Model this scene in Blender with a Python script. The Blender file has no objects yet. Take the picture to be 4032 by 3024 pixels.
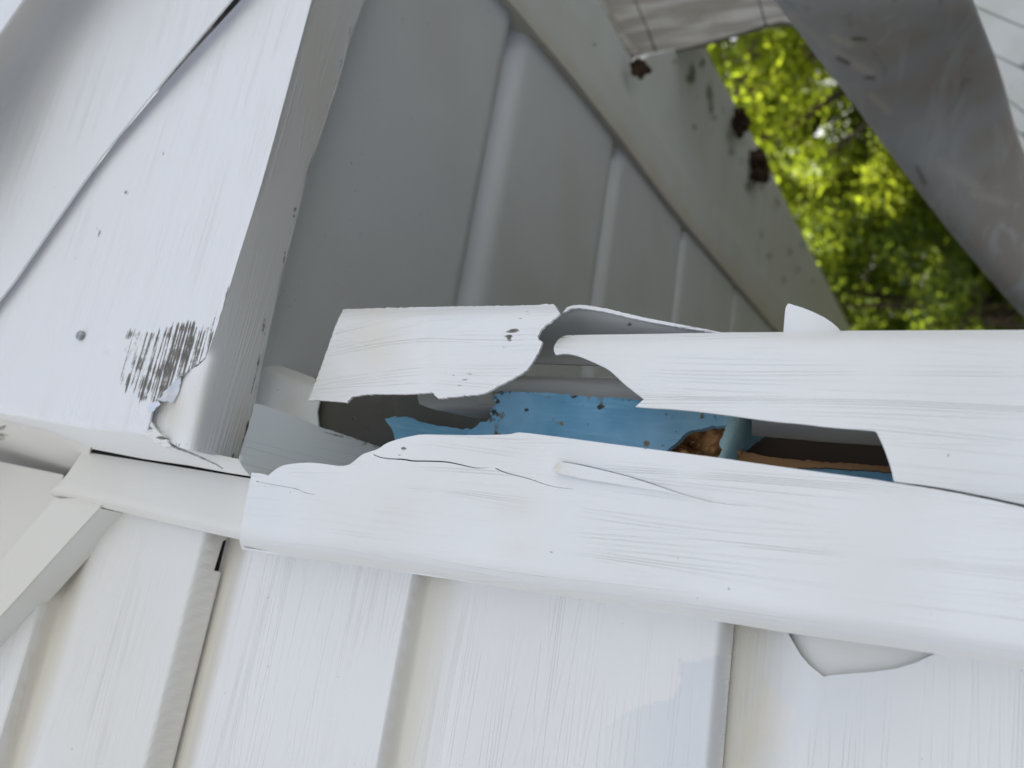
import bpy, math, random
import numpy as np
from mathutils import Vector, Matrix
from mathutils.geometry import delaunay_2d_cdt
random.seed(7); rng = np.random.default_rng(7)
scene = bpy.context.scene
col = scene.collection

# ------------------------------------------------------------------ camera
# The photograph was taken with the phone on its side: world up points to the left of the picture.
FPX, CX, CY = 3263.0, 2016.0, 1512.0
CAM = np.array([0.0, 0.0, 3.0])
U = np.array([-.9058, -.0283, .4227]); U /= np.linalg.norm(U)
N = np.array([.394, .312, .865]); N -= U * (N @ U); N /= np.linalg.norm(N)
A = np.cross(N, U)
cam_d = bpy.data.cameras.new('camera'); cam = bpy.data.objects.new('camera', cam_d); col.objects.link(cam)
rx = Vector((A[0], N[0], U[0])); ry = Vector((-A[1], -N[1], -U[1])); rz = Vector((-A[2], -N[2], -U[2]))
R = Matrix((rx, ry, rz)).transposed()
cam.matrix_world = Matrix.Translation(Vector(CAM)) @ R.to_4x4()
cam_d.sensor_width = 36; cam_d.lens = 36 * FPX / 4032
cam_d.clip_start = .01; cam_d.clip_end = 2000
cam_d.dof.use_dof = True; cam_d.dof.focus_distance = .36; cam_d.dof.aperture_fstop = 9.0
scene.camera = cam

# ------------------------------------------------------------------ light
SUN = Vector((-.34, .62, .71)).normalized()
elev = math.asin(SUN.z); azim = math.atan2(SUN.x, SUN.y)
w = bpy.data.worlds.new('World'); scene.world = w; w.use_nodes = True
nt = w.node_tree; nt.nodes.clear()
wo = nt.nodes.new('ShaderNodeOutputWorld'); bg = nt.nodes.new('ShaderNodeBackground')
sky = nt.nodes.new('ShaderNodeTexSky'); sky.sky_type = 'NISHITA'; sky.sun_disc = False
sky.sun_elevation = elev; sky.sun_rotation = azim; sky.air_density = 1.0; sky.dust_density = 2.5; sky.ozone_density = 1.0
bw = nt.nodes.new('ShaderNodeRGBToBW'); mx = nt.nodes.new('ShaderNodeMix'); mx.data_type = 'RGBA'
# added white wash in place of white balance: the blue thinned unevenly
tc = nt.nodes.new('ShaderNodeTexCoord'); ns = nt.nodes.new('ShaderNodeTexNoise'); ns.inputs['Scale'].default_value = 2.2; ns.inputs['Detail'].default_value = 5
mr = nt.nodes.new('ShaderNodeMapRange'); mr.inputs['From Min'].default_value = .35; mr.inputs['From Max'].default_value = .65
mr.inputs['To Min'].default_value = .45; mr.inputs['To Max'].default_value = .85
wh = nt.nodes.new('ShaderNodeMix'); wh.data_type = 'RGBA'; wh.blend_type = 'MULTIPLY'; wh.inputs[0].default_value = 1
wh.inputs[7].default_value = (1.14, 1.095, 1.08, 1)
L = nt.links
L.new(tc.outputs['Generated'], ns.inputs['Vector']); L.new(ns.outputs[0], mr.inputs[0])
L.new(sky.outputs[0], bw.inputs[0]); L.new(bw.outputs[0], wh.inputs[6])
L.new(mr.outputs[0], mx.inputs[0]); L.new(sky.outputs[0], mx.inputs[6]); L.new(wh.outputs[2], mx.inputs[7])
L.new(mx.outputs[2], bg.inputs[0]); bg.inputs[1].default_value = .12; L.new(bg.outputs[0], wo.inputs[0])
sl = bpy.data.lights.new('sun', 'SUN'); sl.energy = 4.6; sl.angle = math.radians(.5); sl.color = (1, .94, .84)
so = bpy.data.objects.new('sun', sl); col.objects.link(so); so.rotation_euler = SUN.to_track_quat('Z', 'Y').to_euler()
scene.view_settings.view_transform = 'Standard'; scene.view_settings.look = 'None'
scene.view_settings.gamma = 1; scene.view_settings.use_curve_mapping = False
scene.view_settings.exposure = 1.9
scene.cycles.max_bounces = 10; scene.cycles.diffuse_bounces = 8

# ------------------------------------------------------------------ helpers
def tag(o, label=None, cat=None, group=None, kind=None):
    if label: o['label'] = label
    if cat: o['category'] = cat
    if group: o['group'] = group
    if kind: o['kind'] = kind
    return o
def thing(name, loc, label, cat, group=None):
    o = bpy.data.objects.new(name, None); col.objects.link(o); o.location = loc; o.empty_display_size = .05
    return tag(o, label, cat, group)
def link_mesh(name, V, F, mat, parent=None, smooth=True, attrs=None, mats=None):
    V = np.asarray(V, float)
    org = np.zeros(3)
    p = parent
    while p is not None: org = org + np.array(p.location); p = p.parent
    me = bpy.data.meshes.new(name); me.from_pydata((V - org).tolist(), [], F)
    me.materials.append(mat)
    if smooth: me.polygons.foreach_set('use_smooth', [True] * len(me.polygons))
    for k, a in (attrs or {}).items():
        at = me.attributes.new(k, 'FLOAT', 'POINT'); at.data.foreach_set('value', np.asarray(a, np.float32))
    me.update()
    o = bpy.data.objects.new(name, me); col.objects.link(o); o.parent = parent
    return o
def dirs(px, py):
    px = np.asarray(px, float); py = np.asarray(py, float)
    d = np.stack([(px - CX) / FPX, (py - CY) / FPX, np.ones_like(px)], -1)
    return np.stack([d @ A, d @ N, d @ U], -1)
def onY(Y):          # surface parallel to the gable wall, Y may be a function of (px, py, X, Z)
    def f(px, py):
        D = dirs(px, py)
        y = Y if not callable(Y) else None
        if y is not None: return CAM + D * (y / D[..., 1])[..., None]
        yy = np.full(np.shape(px), .32)
        for _ in range(6):
            P = D * (yy / D[..., 1])[..., None]
            yy = .5 * yy + .5 * Y(np.asarray(px, float), np.asarray(py, float), P[..., 0], P[..., 2])
        P = D * (yy / D[..., 1])[..., None]
        return CAM + P
    return f
def onZ(z):
    def f(px, py):
        D = dirs(px, py); return CAM + D * (z / D[..., 2])[..., None]
    return f
def onPlane(p0, nrm):
    p0 = np.asarray(p0, float); nrm = np.asarray(nrm, float)
    def f(px, py):
        D = dirs(px, py); t = ((p0 - CAM) @ nrm) / (D @ nrm); return CAM + D * t[..., None]
    return f
def plane3(pts):     # pts: three (px,py,Y)
    q = [onY(y)(np.array(float(x)), np.array(float(yy))) for x, yy, y in pts]
    return onPlane(q[0], np.cross(q[1] - q[0], q[2] - q[0]))
def inside(px, py, poly):
    poly = np.asarray(poly, float); r = np.zeros(np.shape(px), bool)
    x0, y0 = poly[-1]
    for x1, y1 in poly:
        c = ((y1 > py) != (y0 > py))
        if y0 != y1:
            r ^= c & (px < (x0 - x1) * (py - y1) / (y0 - y1) + x1)
        x0, y0 = x1, y1
    return r
def chaikin(P, it=2, ang=40):
    P = [np.array(p, float) for p in P]
    for _ in range(it):
        o = []
        n = len(P)
        for i in range(n):
            a, b, c = P[i - 1], P[i], P[(i + 1) % n]
            u, v = b - a, c - b
            cu = np.dot(u, v) / (np.linalg.norm(u) * np.linalg.norm(v) + 1e-9)
            if cu < math.cos(math.radians(ang)): o.append(b)
            else: o += [b - u * .25, b + v * .25]
        P = o
    return P
def resample(P, step, rough=0, seed=0):
    r = np.random.default_rng(seed); o = []
    for i in range(len(P)):
        a, b = np.array(P[i], float), np.array(P[(i + 1) % len(P)], float)
        d = np.linalg.norm(b - a)
        if d < 1e-6: continue
        k = max(1, int(d / step)); nn = np.array([-(b - a)[1], (b - a)[0]]) / d
        for j in range(k):
            q = a + (b - a) * j / k
            if rough: q = q + nn * r.normal(0, rough)
            o.append(q)
    return o
def blobs(lst):
    def f(px, py):
        v = np.zeros(np.shape(px))
        for b in lst:
            x, y, r, s = b[:4]; ry = b[4] if len(b) > 4 else r
            v = np.maximum(v, s * np.exp(-(((px - x) / r) ** 2 + ((py - y) / ry) ** 2)))
        return v
    return f
def sheet(name, poly, surf, mat, parent=None, thick=.0012, off=(0, 1, 0), step=24, holes=(), smooth=True, rough=0, attrs=None, it=2, seed=1, lines=None):
    """a thin real sheet: outline on its surface, triangulated, given thickness and cut edges"""
    poly = chaikin(poly, it) if it else poly
    outer = resample(poly, step * .8, rough, seed)
    loops = [outer] + [resample(chaikin(h, it) if it else h, step * .6, rough * .5, seed + 3) for h in holes]
    pts, edges = [], []
    for lp in loops:
        b = len(pts); pts += [tuple(p) for p in lp]
        edges += [(b + i, b + (i + 1) % len(lp)) for i in range(len(lp))]
    oa = np.array(outer); x0, y0 = oa.min(0); x1, y1 = oa.max(0)
    gx, gy = np.meshgrid(np.arange(x0 + step / 2, x1, step), np.arange(y0 + step / 2, y1, step))
    gx = gx + (np.arange(gx.shape[0]) % 2)[:, None] * step / 2
    gx, gy = gx.ravel(), gy.ravel()
    ok = inside(gx, gy, outer)
    for h in loops[1:]: ok &= ~inside(gx, gy, h)
    if lines:
        near = np.zeros(gx.shape, bool)
        for ln, sp in lines:
            lx = np.array([p[0] for p in ln]); ly = np.array([p[1] for p in ln])
            near |= np.abs(gx - np.interp(gy, ly, lx)) < sp
            li = inside(lx, ly, outer)
            for h in loops[1:]: li &= ~inside(lx, ly, h)
            prev = None
            for k in range(len(ln)):
                if li[k]:
                    pts.append((float(lx[k]), float(ly[k])))
                    if prev is not None: edges.append((prev, len(pts) - 1))
                    prev = len(pts) - 1
                else: prev = None
        ok &= ~near
    pts += list(zip(gx[ok].tolist(), gy[ok].tolist()))
    vs, es, fs, *_ = delaunay_2d_cdt([Vector(p) for p in pts], edges, [], 0, 1e-4)
    P2 = np.array([(v.x, v.y) for v in vs]); T = np.array([f for f in fs if len(f) == 3])
    c = P2[T].mean(1); keep = inside(c[:, 0], c[:, 1], outer)
    for h in loops[1:]: keep &= ~inside(c[:, 0], c[:, 1], h)
    T = T[keep]
    V = surf(P2[:, 0], P2[:, 1]); off = np.array(off, float) * thick
    # face the camera
    t0 = T[0]; nn = np.cross(V[t0[1]] - V[t0[0]], V[t0[2]] - V[t0[0]])
    if nn @ (CAM - V[t0[0]]) < 0: T = T[:, ::-1]
    n = len(V)
    cnt = {}
    for t in T.tolist():
        for i in range(3):
            e = (t[i], t[(i + 1) % 3]); cnt[e] = 1
    bnd = [e for e in cnt if (e[1], e[0]) not in cnt]
    F = T.tolist() + (T[:, ::-1] + n).tolist()
    bi = sorted({i for e in bnd for i in e}); m = {v: k for k, v in enumerate(bi)}
    VV = np.concatenate([V, V + off, V[bi], V[bi] + off]); nb = len(bi)
    for a, b in bnd: F.append([2 * n + m[b], 2 * n + m[a], 2 * n + nb + m[a], 2 * n + nb + m[b]])
    at = {}
    for k, f in (attrs or {}).items():
        a = np.asarray(f(P2[:, 0], P2[:, 1]), float); at[k] = np.concatenate([a, a, a[bi], a[bi]])
    o = link_mesh(name, VV, F, mat, parent, smooth, at)
    return o
def loft(name, A3, B3, mat, parent=None, thick=.0012, off=(0, 0, 1), nseg=6, bulge=0, bdir=(0, 1, 0)):
    """strip between two 3-D polylines of equal length"""
    A3 = np.array(A3); B3 = np.array(B3); k = len(A3); V = []
    for j in range(nseg + 1):
        s = j / nseg; V.append(A3 * (1 - s) + B3 * s + np.array(bdir) * bulge * math.sin(math.pi * s))
    V = np.concatenate(V); F = []
    for j in range(nseg):
        for i in range(k - 1):
            F.append([j * k + i, j * k + i + 1, (j + 1) * k + i + 1, (j + 1) * k + i])
    n = len(V); V2 = V + np.array(off) * thick
    G = F + [[q + n for q in f[::-1]] for f in F]
    ring = list(range(k)) + [j * k + k - 1 for j in range(1, nseg + 1)] + [nseg * k + i for i in range(k - 2, -1, -1)] + [j * k for j in range(nseg - 1, 0, -1)]
    VV = np.concatenate([V, V2, V[ring], V2[ring]]); r = len(ring)
    for i in range(r): G.append([2 * n + i, 2 * n + (i + 1) % r, 2 * n + r + (i + 1) % r, 2 * n + r + i])
    return link_mesh(name, VV, G, mat, parent)
def box(name, lo, hi, mat, parent=None):
    x0, y0, z0 = lo; x1, y1, z1 = hi
    V = [(x0, y0, z0), (x1, y0, z0), (x1, y1, z0), (x0, y1, z0), (x0, y0, z1), (x1, y0, z1), (x1, y1, z1), (x0, y1, z1)]
    F = [[0, 3, 2, 1], [4, 5, 6, 7], [0, 1, 5, 4], [1, 2, 6, 5], [2, 3, 7, 6], [3, 0, 4, 7]]
    return link_mesh(name, V, F, mat, parent, smooth=False)
def sstep(x): x = np.clip(x, 0, 1); return x * x * (3 - 2 * x)

# ------------------------------------------------------------------ materials
class NT:
    def __init__(s, name):
        s.m = bpy.data.materials.new(name); s.m.use_nodes = True; s.t = s.m.node_tree
        s.b = s.t.nodes['Principled BSDF']; s.out = s.t.nodes['Material Output']
    def n(s, typ, **kw):
        x = s.t.nodes.new(typ)
        for k, v in kw.items(): setattr(x, k, v)
        return x
    def l(s, a, b): s.t.links.new(a, b)
    def pos(s): return s.n('ShaderNodeNewGeometry').outputs['Position']
    def noise(s, vec, scale=(1, 1, 1), sc=1, detail=2, dist=0, rough=.5):
        mp = s.n('ShaderNodeMapping'); mp.inputs['Scale'].default_value = scale; s.l(vec, mp.inputs[0])
        x = s.n('ShaderNodeTexNoise'); x.inputs['Scale'].default_value = sc; x.inputs['Detail'].default_value = detail
        x.inputs['Distortion'].default_value = dist; x.inputs['Roughness'].default_value = rough; s.l(mp.outputs[0], x.inputs['Vector']); return x.outputs[0]
    def math(s, op, a, b=None, c=None, clamp=False):
        x = s.n('ShaderNodeMath', operation=op, use_clamp=clamp)
        for i, v in enumerate((a, b, c)):
            if v is None: continue
            if isinstance(v, (int, float)): x.inputs[i].default_value = v
            else: s.l(v, x.inputs[i])
        return x.outputs[0]
    def ramp(s, v, a, b, lo=0, hi=1):
        x = s.n('ShaderNodeMapRange'); x.interpolation_type = 'SMOOTHSTEP'
        x.inputs[1].default_value = a; x.inputs[2].default_value = b; x.inputs[3].default_value = lo; x.inputs[4].default_value = hi
        s.l(v, x.inputs[0]); return x.outputs[0]
    def mix(s, f, a, b):
        x = s.n('ShaderNodeMix'); x.data_type = 'RGBA'
        if isinstance(f, (int, float)): x.inputs[0].default_value = f
        else: s.l(f, x.inputs[0])
        for i, v in ((6, a), (7, b)):
            if isinstance(v, tuple): x.inputs[i].default_value = (*v, 1)
            else: s.l(v, x.inputs[i])
        return x.outputs[2]
    def attr(s, k): x = s.n('ShaderNodeAttribute'); x.attribute_name = k; return x.outputs['Fac']
    def bump(s, h, dist, strength=1, prev=None):
        x = s.n('ShaderNodeBump'); x.inputs['Strength'].default_value = strength; x.inputs['Distance'].default_value = dist
        s.l(h, x.inputs['Height'])
        if prev is not None: s.l(prev, x.inputs['Normal'])
        return x.outputs[0]

def vinyl(name, along, base=(.80, .81, .83), grain=1.0, rough=.42, dirtcol=(.055, .05, .042), cross=None, levels=14, fine=True, soil=.10, dlo=.46, flatY=True, spk=.80):
    """embossed wood-grain vinyl; `along` = world axis the grain runs along"""
    q = NT(name); P = q.pos()
    ac, al = 150, 6.5
    cross = cross or (.6 * ac, .6 * ac, .6 * ac)
    sc = {'X': (al, ac, ac), 'Y': (ac, al, ac), 'Z': (ac, ac, al)}[along]
    if flatY: sc = (sc[0], 2.5, sc[2])
    wob = q.noise(P, tuple(v * (.9 if v > 50 else 2.5) for v in sc), 1, 2, .2)
    nz = q.noise(P, tuple(v * .6 for v in sc), 1, 1.5, .25)
    ph = q.math('PINGPONG', q.math('MULTIPLY', nz, levels), .5)          # contour lines of a stretched noise
    line = q.ramp(ph, .0, .22, 1, 0)
    part = q.noise(P, tuple(v * (.25 if v > 50 else 3.0) for v in sc), 1, 2, 0)
    gate = q.ramp(part, .30, .58)
    h = q.math('MULTIPLY', line, gate)
    fn = q.noise(P, tuple(v * 4 for v in sc), 1, 2)
    h2 = q.math('ADD', h, q.math('MULTIPLY', fn, .16))
    h3 = q.math('ADD', h2, q.math('MULTIPLY', wob, .22))
    nm = q.bump(h3, .00017 * grain, 1)
    q.l(nm, q.b.inputs['Normal'])
    big = q.noise(P, (1, 1, 1), 9, 3)
    c = q.mix(q.ramp(big, .4, .75, 0, soil * 2.2), base, (base[0] * .86, base[1] * .84, base[2] * .78))
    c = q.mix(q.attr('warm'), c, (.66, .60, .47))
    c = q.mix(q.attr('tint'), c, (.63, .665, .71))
    # faint specks
    sp = q.noise(P, (1, 1, 1), 420, 1); spm = q.ramp(sp, spk, spk + .02); spg = q.ramp(q.noise(P, (1, 1, 1), 35, 1), .5, .6)
    c = q.mix(q.math('MULTIPLY', q.math('MULTIPLY', spm, spg), .55), c, (.2, .19, .17))
    # ground-in dirt caught in the grain
    s1 = q.noise(P, tuple(v * (3.4 if v < 50 else 4.8) for v in sc), 1, 3, .3, .6)
    s2 = q.noise(P, (1, 1, 1), 420, 3)
    ss = q.math('ADD', q.math('MULTIPLY', s1, .82), q.math('MULTIPLY', s2, .18))
    dm = q.math('MULTIPLY', q.math('SUBTRACT', q.math('ADD', ss, q.math('MULTIPLY', q.attr('dirt'), .29)), dlo + .20), 14, clamp=True)
    dm = q.math('MULTIPLY', dm, q.ramp(q.attr('dirt'), .04, .22))
    dcol = q.mix(q.ramp(s2, .4, .65), dirtcol, (dirtcol[0] * 2.6, dirtcol[1] * 2.4, dirtcol[2] * 2.1))
    c = q.mix(q.math('MULTIPLY', dm, .93), c, dcol)
    q.l(c, q.b.inputs['Base Color'])
    q.b.inputs['Roughness'].default_value = rough; q.b.inputs['Specular IOR Level'].default_value = .4
    return q.m
M_post = vinyl('vinyl_post', 'Z', grain=1.15)
M_side = vinyl('vinyl_siding', 'X', base=(.80, .80, .805), grain=.85)
M_box = vinyl('coil_fascia', 'X', base=(.80, .81, .84), grain=.75, rough=.38, soil=.04, dlo=.42, flatY=False)
M_smooth = vinyl('vinyl_smooth', 'Z', base=(.78, .78, .77), grain=.12, rough=.4)
M_soff = vinyl('vinyl_soffit', 'X', base=(.77, .80, .85), grain=.4, rough=.45, soil=.2, flatY=False, spk=.74)
M_leg = vinyl('vinyl_shaded_leg', 'Z', base=(.50, .54, .58), grain=1.3, rough=.5, soil=.2)  # greyer base puts the shade on the leg into its colour
M_trim = vinyl('vinyl_trim', 'Y', base=(.80, .82, .84), grain=.2, rough=.45, soil=.15, flatY=False)
M_inner = vinyl('vinyl_inside', 'Z', base=(.36, .36, .36), grain=.2, rough=.5, soil=.5)  # base lowered so the colour holds the shade inside the post
M_inshade = vinyl('vinyl_shaded_inside', 'Z', base=(.09, .09, .088), grain=.2, rough=.6, soil=.5)  # shade behind the torn piece put into the near-black base
M_mild = vinyl('mildewed_board', 'Y', base=(.76, .80, .82), flatY=False, grain=.2, rough=.55, soil=.25, dirtcol=(.05, .06, .045))

def simple(name, c1, c2, sc=(1, 1, 1), s=30, rough=.8, bump=.001, detail=5, lo=.4, hi=.6, metal=0):
    q = NT(name); P = q.pos(); n = q.noise(P, sc, s, detail)
    q.l(q.mix(q.ramp(n, lo, hi), c1, c2), q.b.inputs['Base Color']); q.b.inputs['Roughness'].default_value = rough
    q.b.inputs['Metallic'].default_value = metal
    if bump: q.l(q.bump(n, bump), q.b.inputs['Normal'])
    return q.m
M_wood = simple('rotten_wood', (.10, .035, .012), (.42, .20, .075), (30, 30, 8), 1.4, .9, .003, 6)
M_strip = simple('raw_lath', (.18, .09, .04), (.40, .22, .10), (160, 160, 10), 1, .85, .0004)
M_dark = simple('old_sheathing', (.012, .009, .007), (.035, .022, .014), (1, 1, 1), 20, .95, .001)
M_mud = simple('dried_mud', (.03, .02, .013), (.10, .06, .035), (1, 1, 1), 90, .95, .002)
M_steel = simple('zinc_screw', (.28, .30, .32), (.5, .52, .54), (1, 1, 1), 300, .45, .0002, metal=.6)
M_chip = simple('bare_aluminium', (.72, .76, .86), (.88, .92, .97), (1, 1, 1), 120, .3, .0006, metal=.35)
M_strand = simple('vinyl_torn_edge', (.22, .21, .2), (.42, .41, .4), (1, 1, 1), 300, .6, 0)
M_sunblock = simple('sunblock_shingle', (.03, .03, .032), (.08, .078, .075), (1, 1, 1), 60, .95, .003)
M_bark = simple('bark', (.05, .035, .025), (.12, .09, .06), (1, 1, .2), 14, .95, .02)
def foam():
    q = NT('blue_foam'); P = q.pos()
    f1 = q.noise(P, (420, 420, 40), 1, 3); big = q.noise(P, (1, 1, 1), 28, 3)
    c = q.mix(q.ramp(big, .35, .7), (.13, .35, .55), (.25, .51, .73))
    c = q.mix(q.math('MULTIPLY', q.ramp(f1, .5, .75), .45), c, (.28, .56, .72))
    c = q.mix(q.attr('pale'), c, (.52, .74, .74))
    s = q.noise(P, (1, 1, 1), 240, 4); s3 = q.noise(P, (1, 1, 1), 90, 2)
    d = q.math('MULTIPLY', q.math('SUBTRACT', q.math('ADD', s, q.math('MULTIPLY', q.attr('dirt'), .34)), .69), 8, clamp=True)
    c = q.mix(d, c, q.mix(q.ramp(s3, .45, .6), (.035, .04, .03), (.22, .17, .08)))
    q.l(c, q.b.inputs['Base Color']); q.b.inputs['Roughness'].default_value = .7
    q.l(q.bump(q.math('ADD', f1, s), .0006), q.b.inputs['Normal']); return q.m
M_foam = foam()
def weathered():
    q = NT('weathered_aluminium'); P = q.pos()
    st = q.noise(P, (45, 7, 45), 1, 5, .8); sc = q.noise(P, (40, 12, 40), 1, 4, 1.2); big = q.noise(P, (1, 1, 1), 7, 3)
    c = q.mix(q.ramp(big, .38, .62), (.68, .64, .59), (.76, .79, .83))
    c = q.mix(q.math('MULTIPLY', q.ramp(st, .5, .68), .7), c, (.86, .88, .90))
    c = q.mix(q.attr('pale'), c, (.95, .92, .86))
    c = q.mix(q.math('MULTIPLY', q.ramp(sc, .60, .75), .28), c, (.17, .15, .13))
    c = q.mix(q.attr('dirt'), c, (.09, .075, .06))
    q.l(c, q.b.inputs['Base Color']); q.b.inputs['Roughness'].default_value = .5
    q.l(q.bump(sc, .0006), q.b.inputs['Normal']); return q.m
M_down = weathered()
def oldboard():
    q = NT('old_painted_board'); P = q.pos()
    st = q.noise(P, (60, 60, 12), 1, 5, .4); big = q.noise(P, (1, 1, 1), 12, 4)
    st = q.noise(P, (70, 70, 9), 1, 5, .4)
    c = q.mix(q.ramp(st, .4, .65), (.24, .225, .20), (.40, .385, .36))
    c = q.mix(q.ramp(big, .5, .68, 0, .7), c, (.20, .17, .12))
    q.l(c, q.b.inputs['Base Color']); q.b.inputs['Roughness'].default_value = .75
    q.l(q.bump(st, .003), q.b.inputs['Normal']); return q.m
M_old = oldboard()
M_far = vinyl('far_boards', 'Z', base=(.74, .77, .77), grain=.3, rough=.5, soil=.4)

# ------------------------------------------------------------------ ground and house mass
def grass():
    q = NT('lawn'); P = q.pos(); n = q.noise(P, (1, 1, 1), 3, 6); n2 = q.noise(P, (1, 1, 1), 60, 3)
    c = q.mix(q.ramp(n, .35, .65), (.06, .062, .04), (.09, .09, .055)); c = q.mix(q.ramp(n2, .5, .7, 0, .5), c, (.16, .15, .08))
    q.l(c, q.b.inputs['Base Color']); q.b.inputs['Roughness'].default_value = .95; q.l(q.bump(n2, .03), q.b.inputs['Normal']); return q.m
g = link_mesh('ground', [(-300, -300, 0), (300, -300, 0), (300, 300, 0), (-300, 300, 0)], [[0, 1, 2, 3]], grass(), smooth=False); tag(g, kind='structure')
M_conc = simple('bounce_concrete', (.12, .132, .15), (.17, .18, .195), (1, 1, 1), 4, .9, .002)
pt = box('bounce_slab', (-8, -14, .004), (4.5, .36, .06), M_conc); tag(pt, kind='structure')  # unseen slab added for cool bounce light up to the soffit

HB = .3006                    # underside of the eave return, above the lens
hb = thing('house', (-2.5, 3, 0), 'house body behind the damaged corner, dark old sheathing inside the torn post', 'house')
box('sheathing', (-6, .385, .06), (.115, 7, 3.30), M_dark, hb)
# unseen sun-blocking roof: pitched left of the corner, level over the eave
V = [(1.02, .40, 3.50), (.36, .40, 3.52), (-5.0, .40, 6.3), (-5.0, 8, 6.3), (.36, 8, 3.52), (1.02, 8, 3.50)]
V2 = [(x, y, z + .04) for x, y, z in V]
link_mesh('unseen_sunblock_roof', V + V2, [[0, 1, 4, 5], [1, 2, 3, 4], [11, 10, 7, 6], [10, 9, 8, 7], [0, 6, 7, 1], [1, 7, 8, 2], [5, 4, 10, 11], [4, 3, 9, 10], [0, 5, 11, 6], [2, 8, 9, 3]], M_sunblock, hb, smooth=False)
link_mesh('gable_backing', [(.30, .40, 3.345), (.30, .40, 3.53), (-5, .40, 6.28), (-5, .40, 3.295), (.30, .42, 3.345), (.30, .42, 3.53), (-5, .42, 6.28), (-5, .42, 3.295)],
          [[0, 1, 2, 3], [7, 6, 5, 4], [0, 4, 5, 1], [1, 5, 6, 2], [2, 6, 7, 3], [3, 7, 4, 0]], M_dark, hb, smooth=False)

# ------------------------------------------------------------------ gable wall siding
YW = .340
def zof(px, py, Y=YW): return float(onY(Y)(np.array(float(px)), np.array(float(py)))[2]) - 3
def zline(pts): return float(np.mean([zof(*p) for p in pts]))
J1 = zline([(912, 2130, .3535), (780, 2570, .3535), (656, 3024, .3535)])         # locked joints
J3 = zline([(2893, 2465, .3535), (2860, 2750, .3535), (2841, 3024, .3535)])
F2 = zline([(1695, 2270, .351), (1550, 3024, .351)])                   # folds in mid panel
F0 = zline([(220, 2290, .351), (100, 3024, .351)])
F4 = 2 * J3 - F2 - .03
DEP = .0135
def prof(z, tops):
    """set-back of the face below each lap"""
    y = np.zeros_like(z)
    for zb, gap, k in tops:
        d = zb - z
        below = (d >= 0) & (d < .034)
        s = np.clip(d / .034, 0, 1)
        y = np.where(below, (DEP * k + gap) * (1 - sstep(s)) , y)
        up = (d < 0) & (d > -.0032)
        y = np.where(up & (gap == 0), DEP * k * (1 - sstep(-d / .0032)), y)
        y = np.where((d < 0) & (gap > 0), DEP * k + gap, y)
    return y
def colx(z, py, Y): # image x where height z meets row py on plane Y
    lo, hi = -3000., 9000.
    for _ in range(50):
        m = (lo + hi) / 2
        if zof(m, py, Y) > z: lo = m
        else: hi = m
    return (lo + hi) / 2
def lap_lines(z0, sharp=False, sp=8):
    rows_ = list(range(2010, 3590, 30)); out = []
    for d in (-.0036, -.0032, -.0026, -.002, -.0014, -.0007, .0004, .002, .006, .010, .014, .018, .022, .026, .030, .034, .038):
        out.append(([(colx(z0 - d, r, YW), r) for r in rows_], sp))
    return out
def panel_surf(tops, lean=0):
    def f(px, py):
        P = onY(YW)(px, py).copy(); P[..., 1] += prof(P[..., 2] - 3, tops) + lean
        return P
    return f
wall = thing('siding_wall', (-.4, .36, .1), 'lit wall of white wood grain vinyl siding courses below the broken corner post', 'wall')
refl_panel1 = [(2480, 2800), (2550, 2775), (2640, 2755), (2680, 2700), (2672, 2598), (2735, 2605), (2835, 2580), (2835, 2860), (2800, 3100), (2300, 3100), (2330, 2900)]  # soft bluish reflection patch on the panel, put into its colour
warm2 = [(2976, 2634), (2991, 2674), (3066, 2754), (3136, 2789), (3116, 2839), (3091, 2889), (3116, 2934), (3041, 2979), (2991, 2959), (2926, 3004), (2880, 3040), (2900, 2880), (2936, 2809), (2966, 2734)]
hole2 = [(3090, 2470), (3096, 2489), (3151, 2579), (3186, 2619), (3243, 2665), (3266, 2659), (3426, 2646), (3526, 2634), (3601, 2611), (3700, 2566), (3760, 2520), (3400, 2420)]
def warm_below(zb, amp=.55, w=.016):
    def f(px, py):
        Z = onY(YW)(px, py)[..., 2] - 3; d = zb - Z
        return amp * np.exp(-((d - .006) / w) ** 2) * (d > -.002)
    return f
def addf(*fs): return lambda px, py: np.clip(sum(f(px, py) for f in fs), 0, 1)
def polyf(poly, v): return lambda px, py: inside(px, py, poly) * v
gap = .0035
# upmost panel, below the rake trim
def jpts(y, dx=0):    # px of joint J1 and J3 at given image row, on the butt surface
    return
def zedge(z, Y, rows): return [(colx(z, r, Y), r) for r in rows]
rows = list(range(2060, 3600, 60))
e1u = zedge(J1, YW, rows)
e1u = [p for p in e1u]
LL0 = lap_lines(F0); LL1 = lap_lines(F2) + lap_lines(J1)[6:]; LL2 = lap_lines(J3)[6:]
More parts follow.
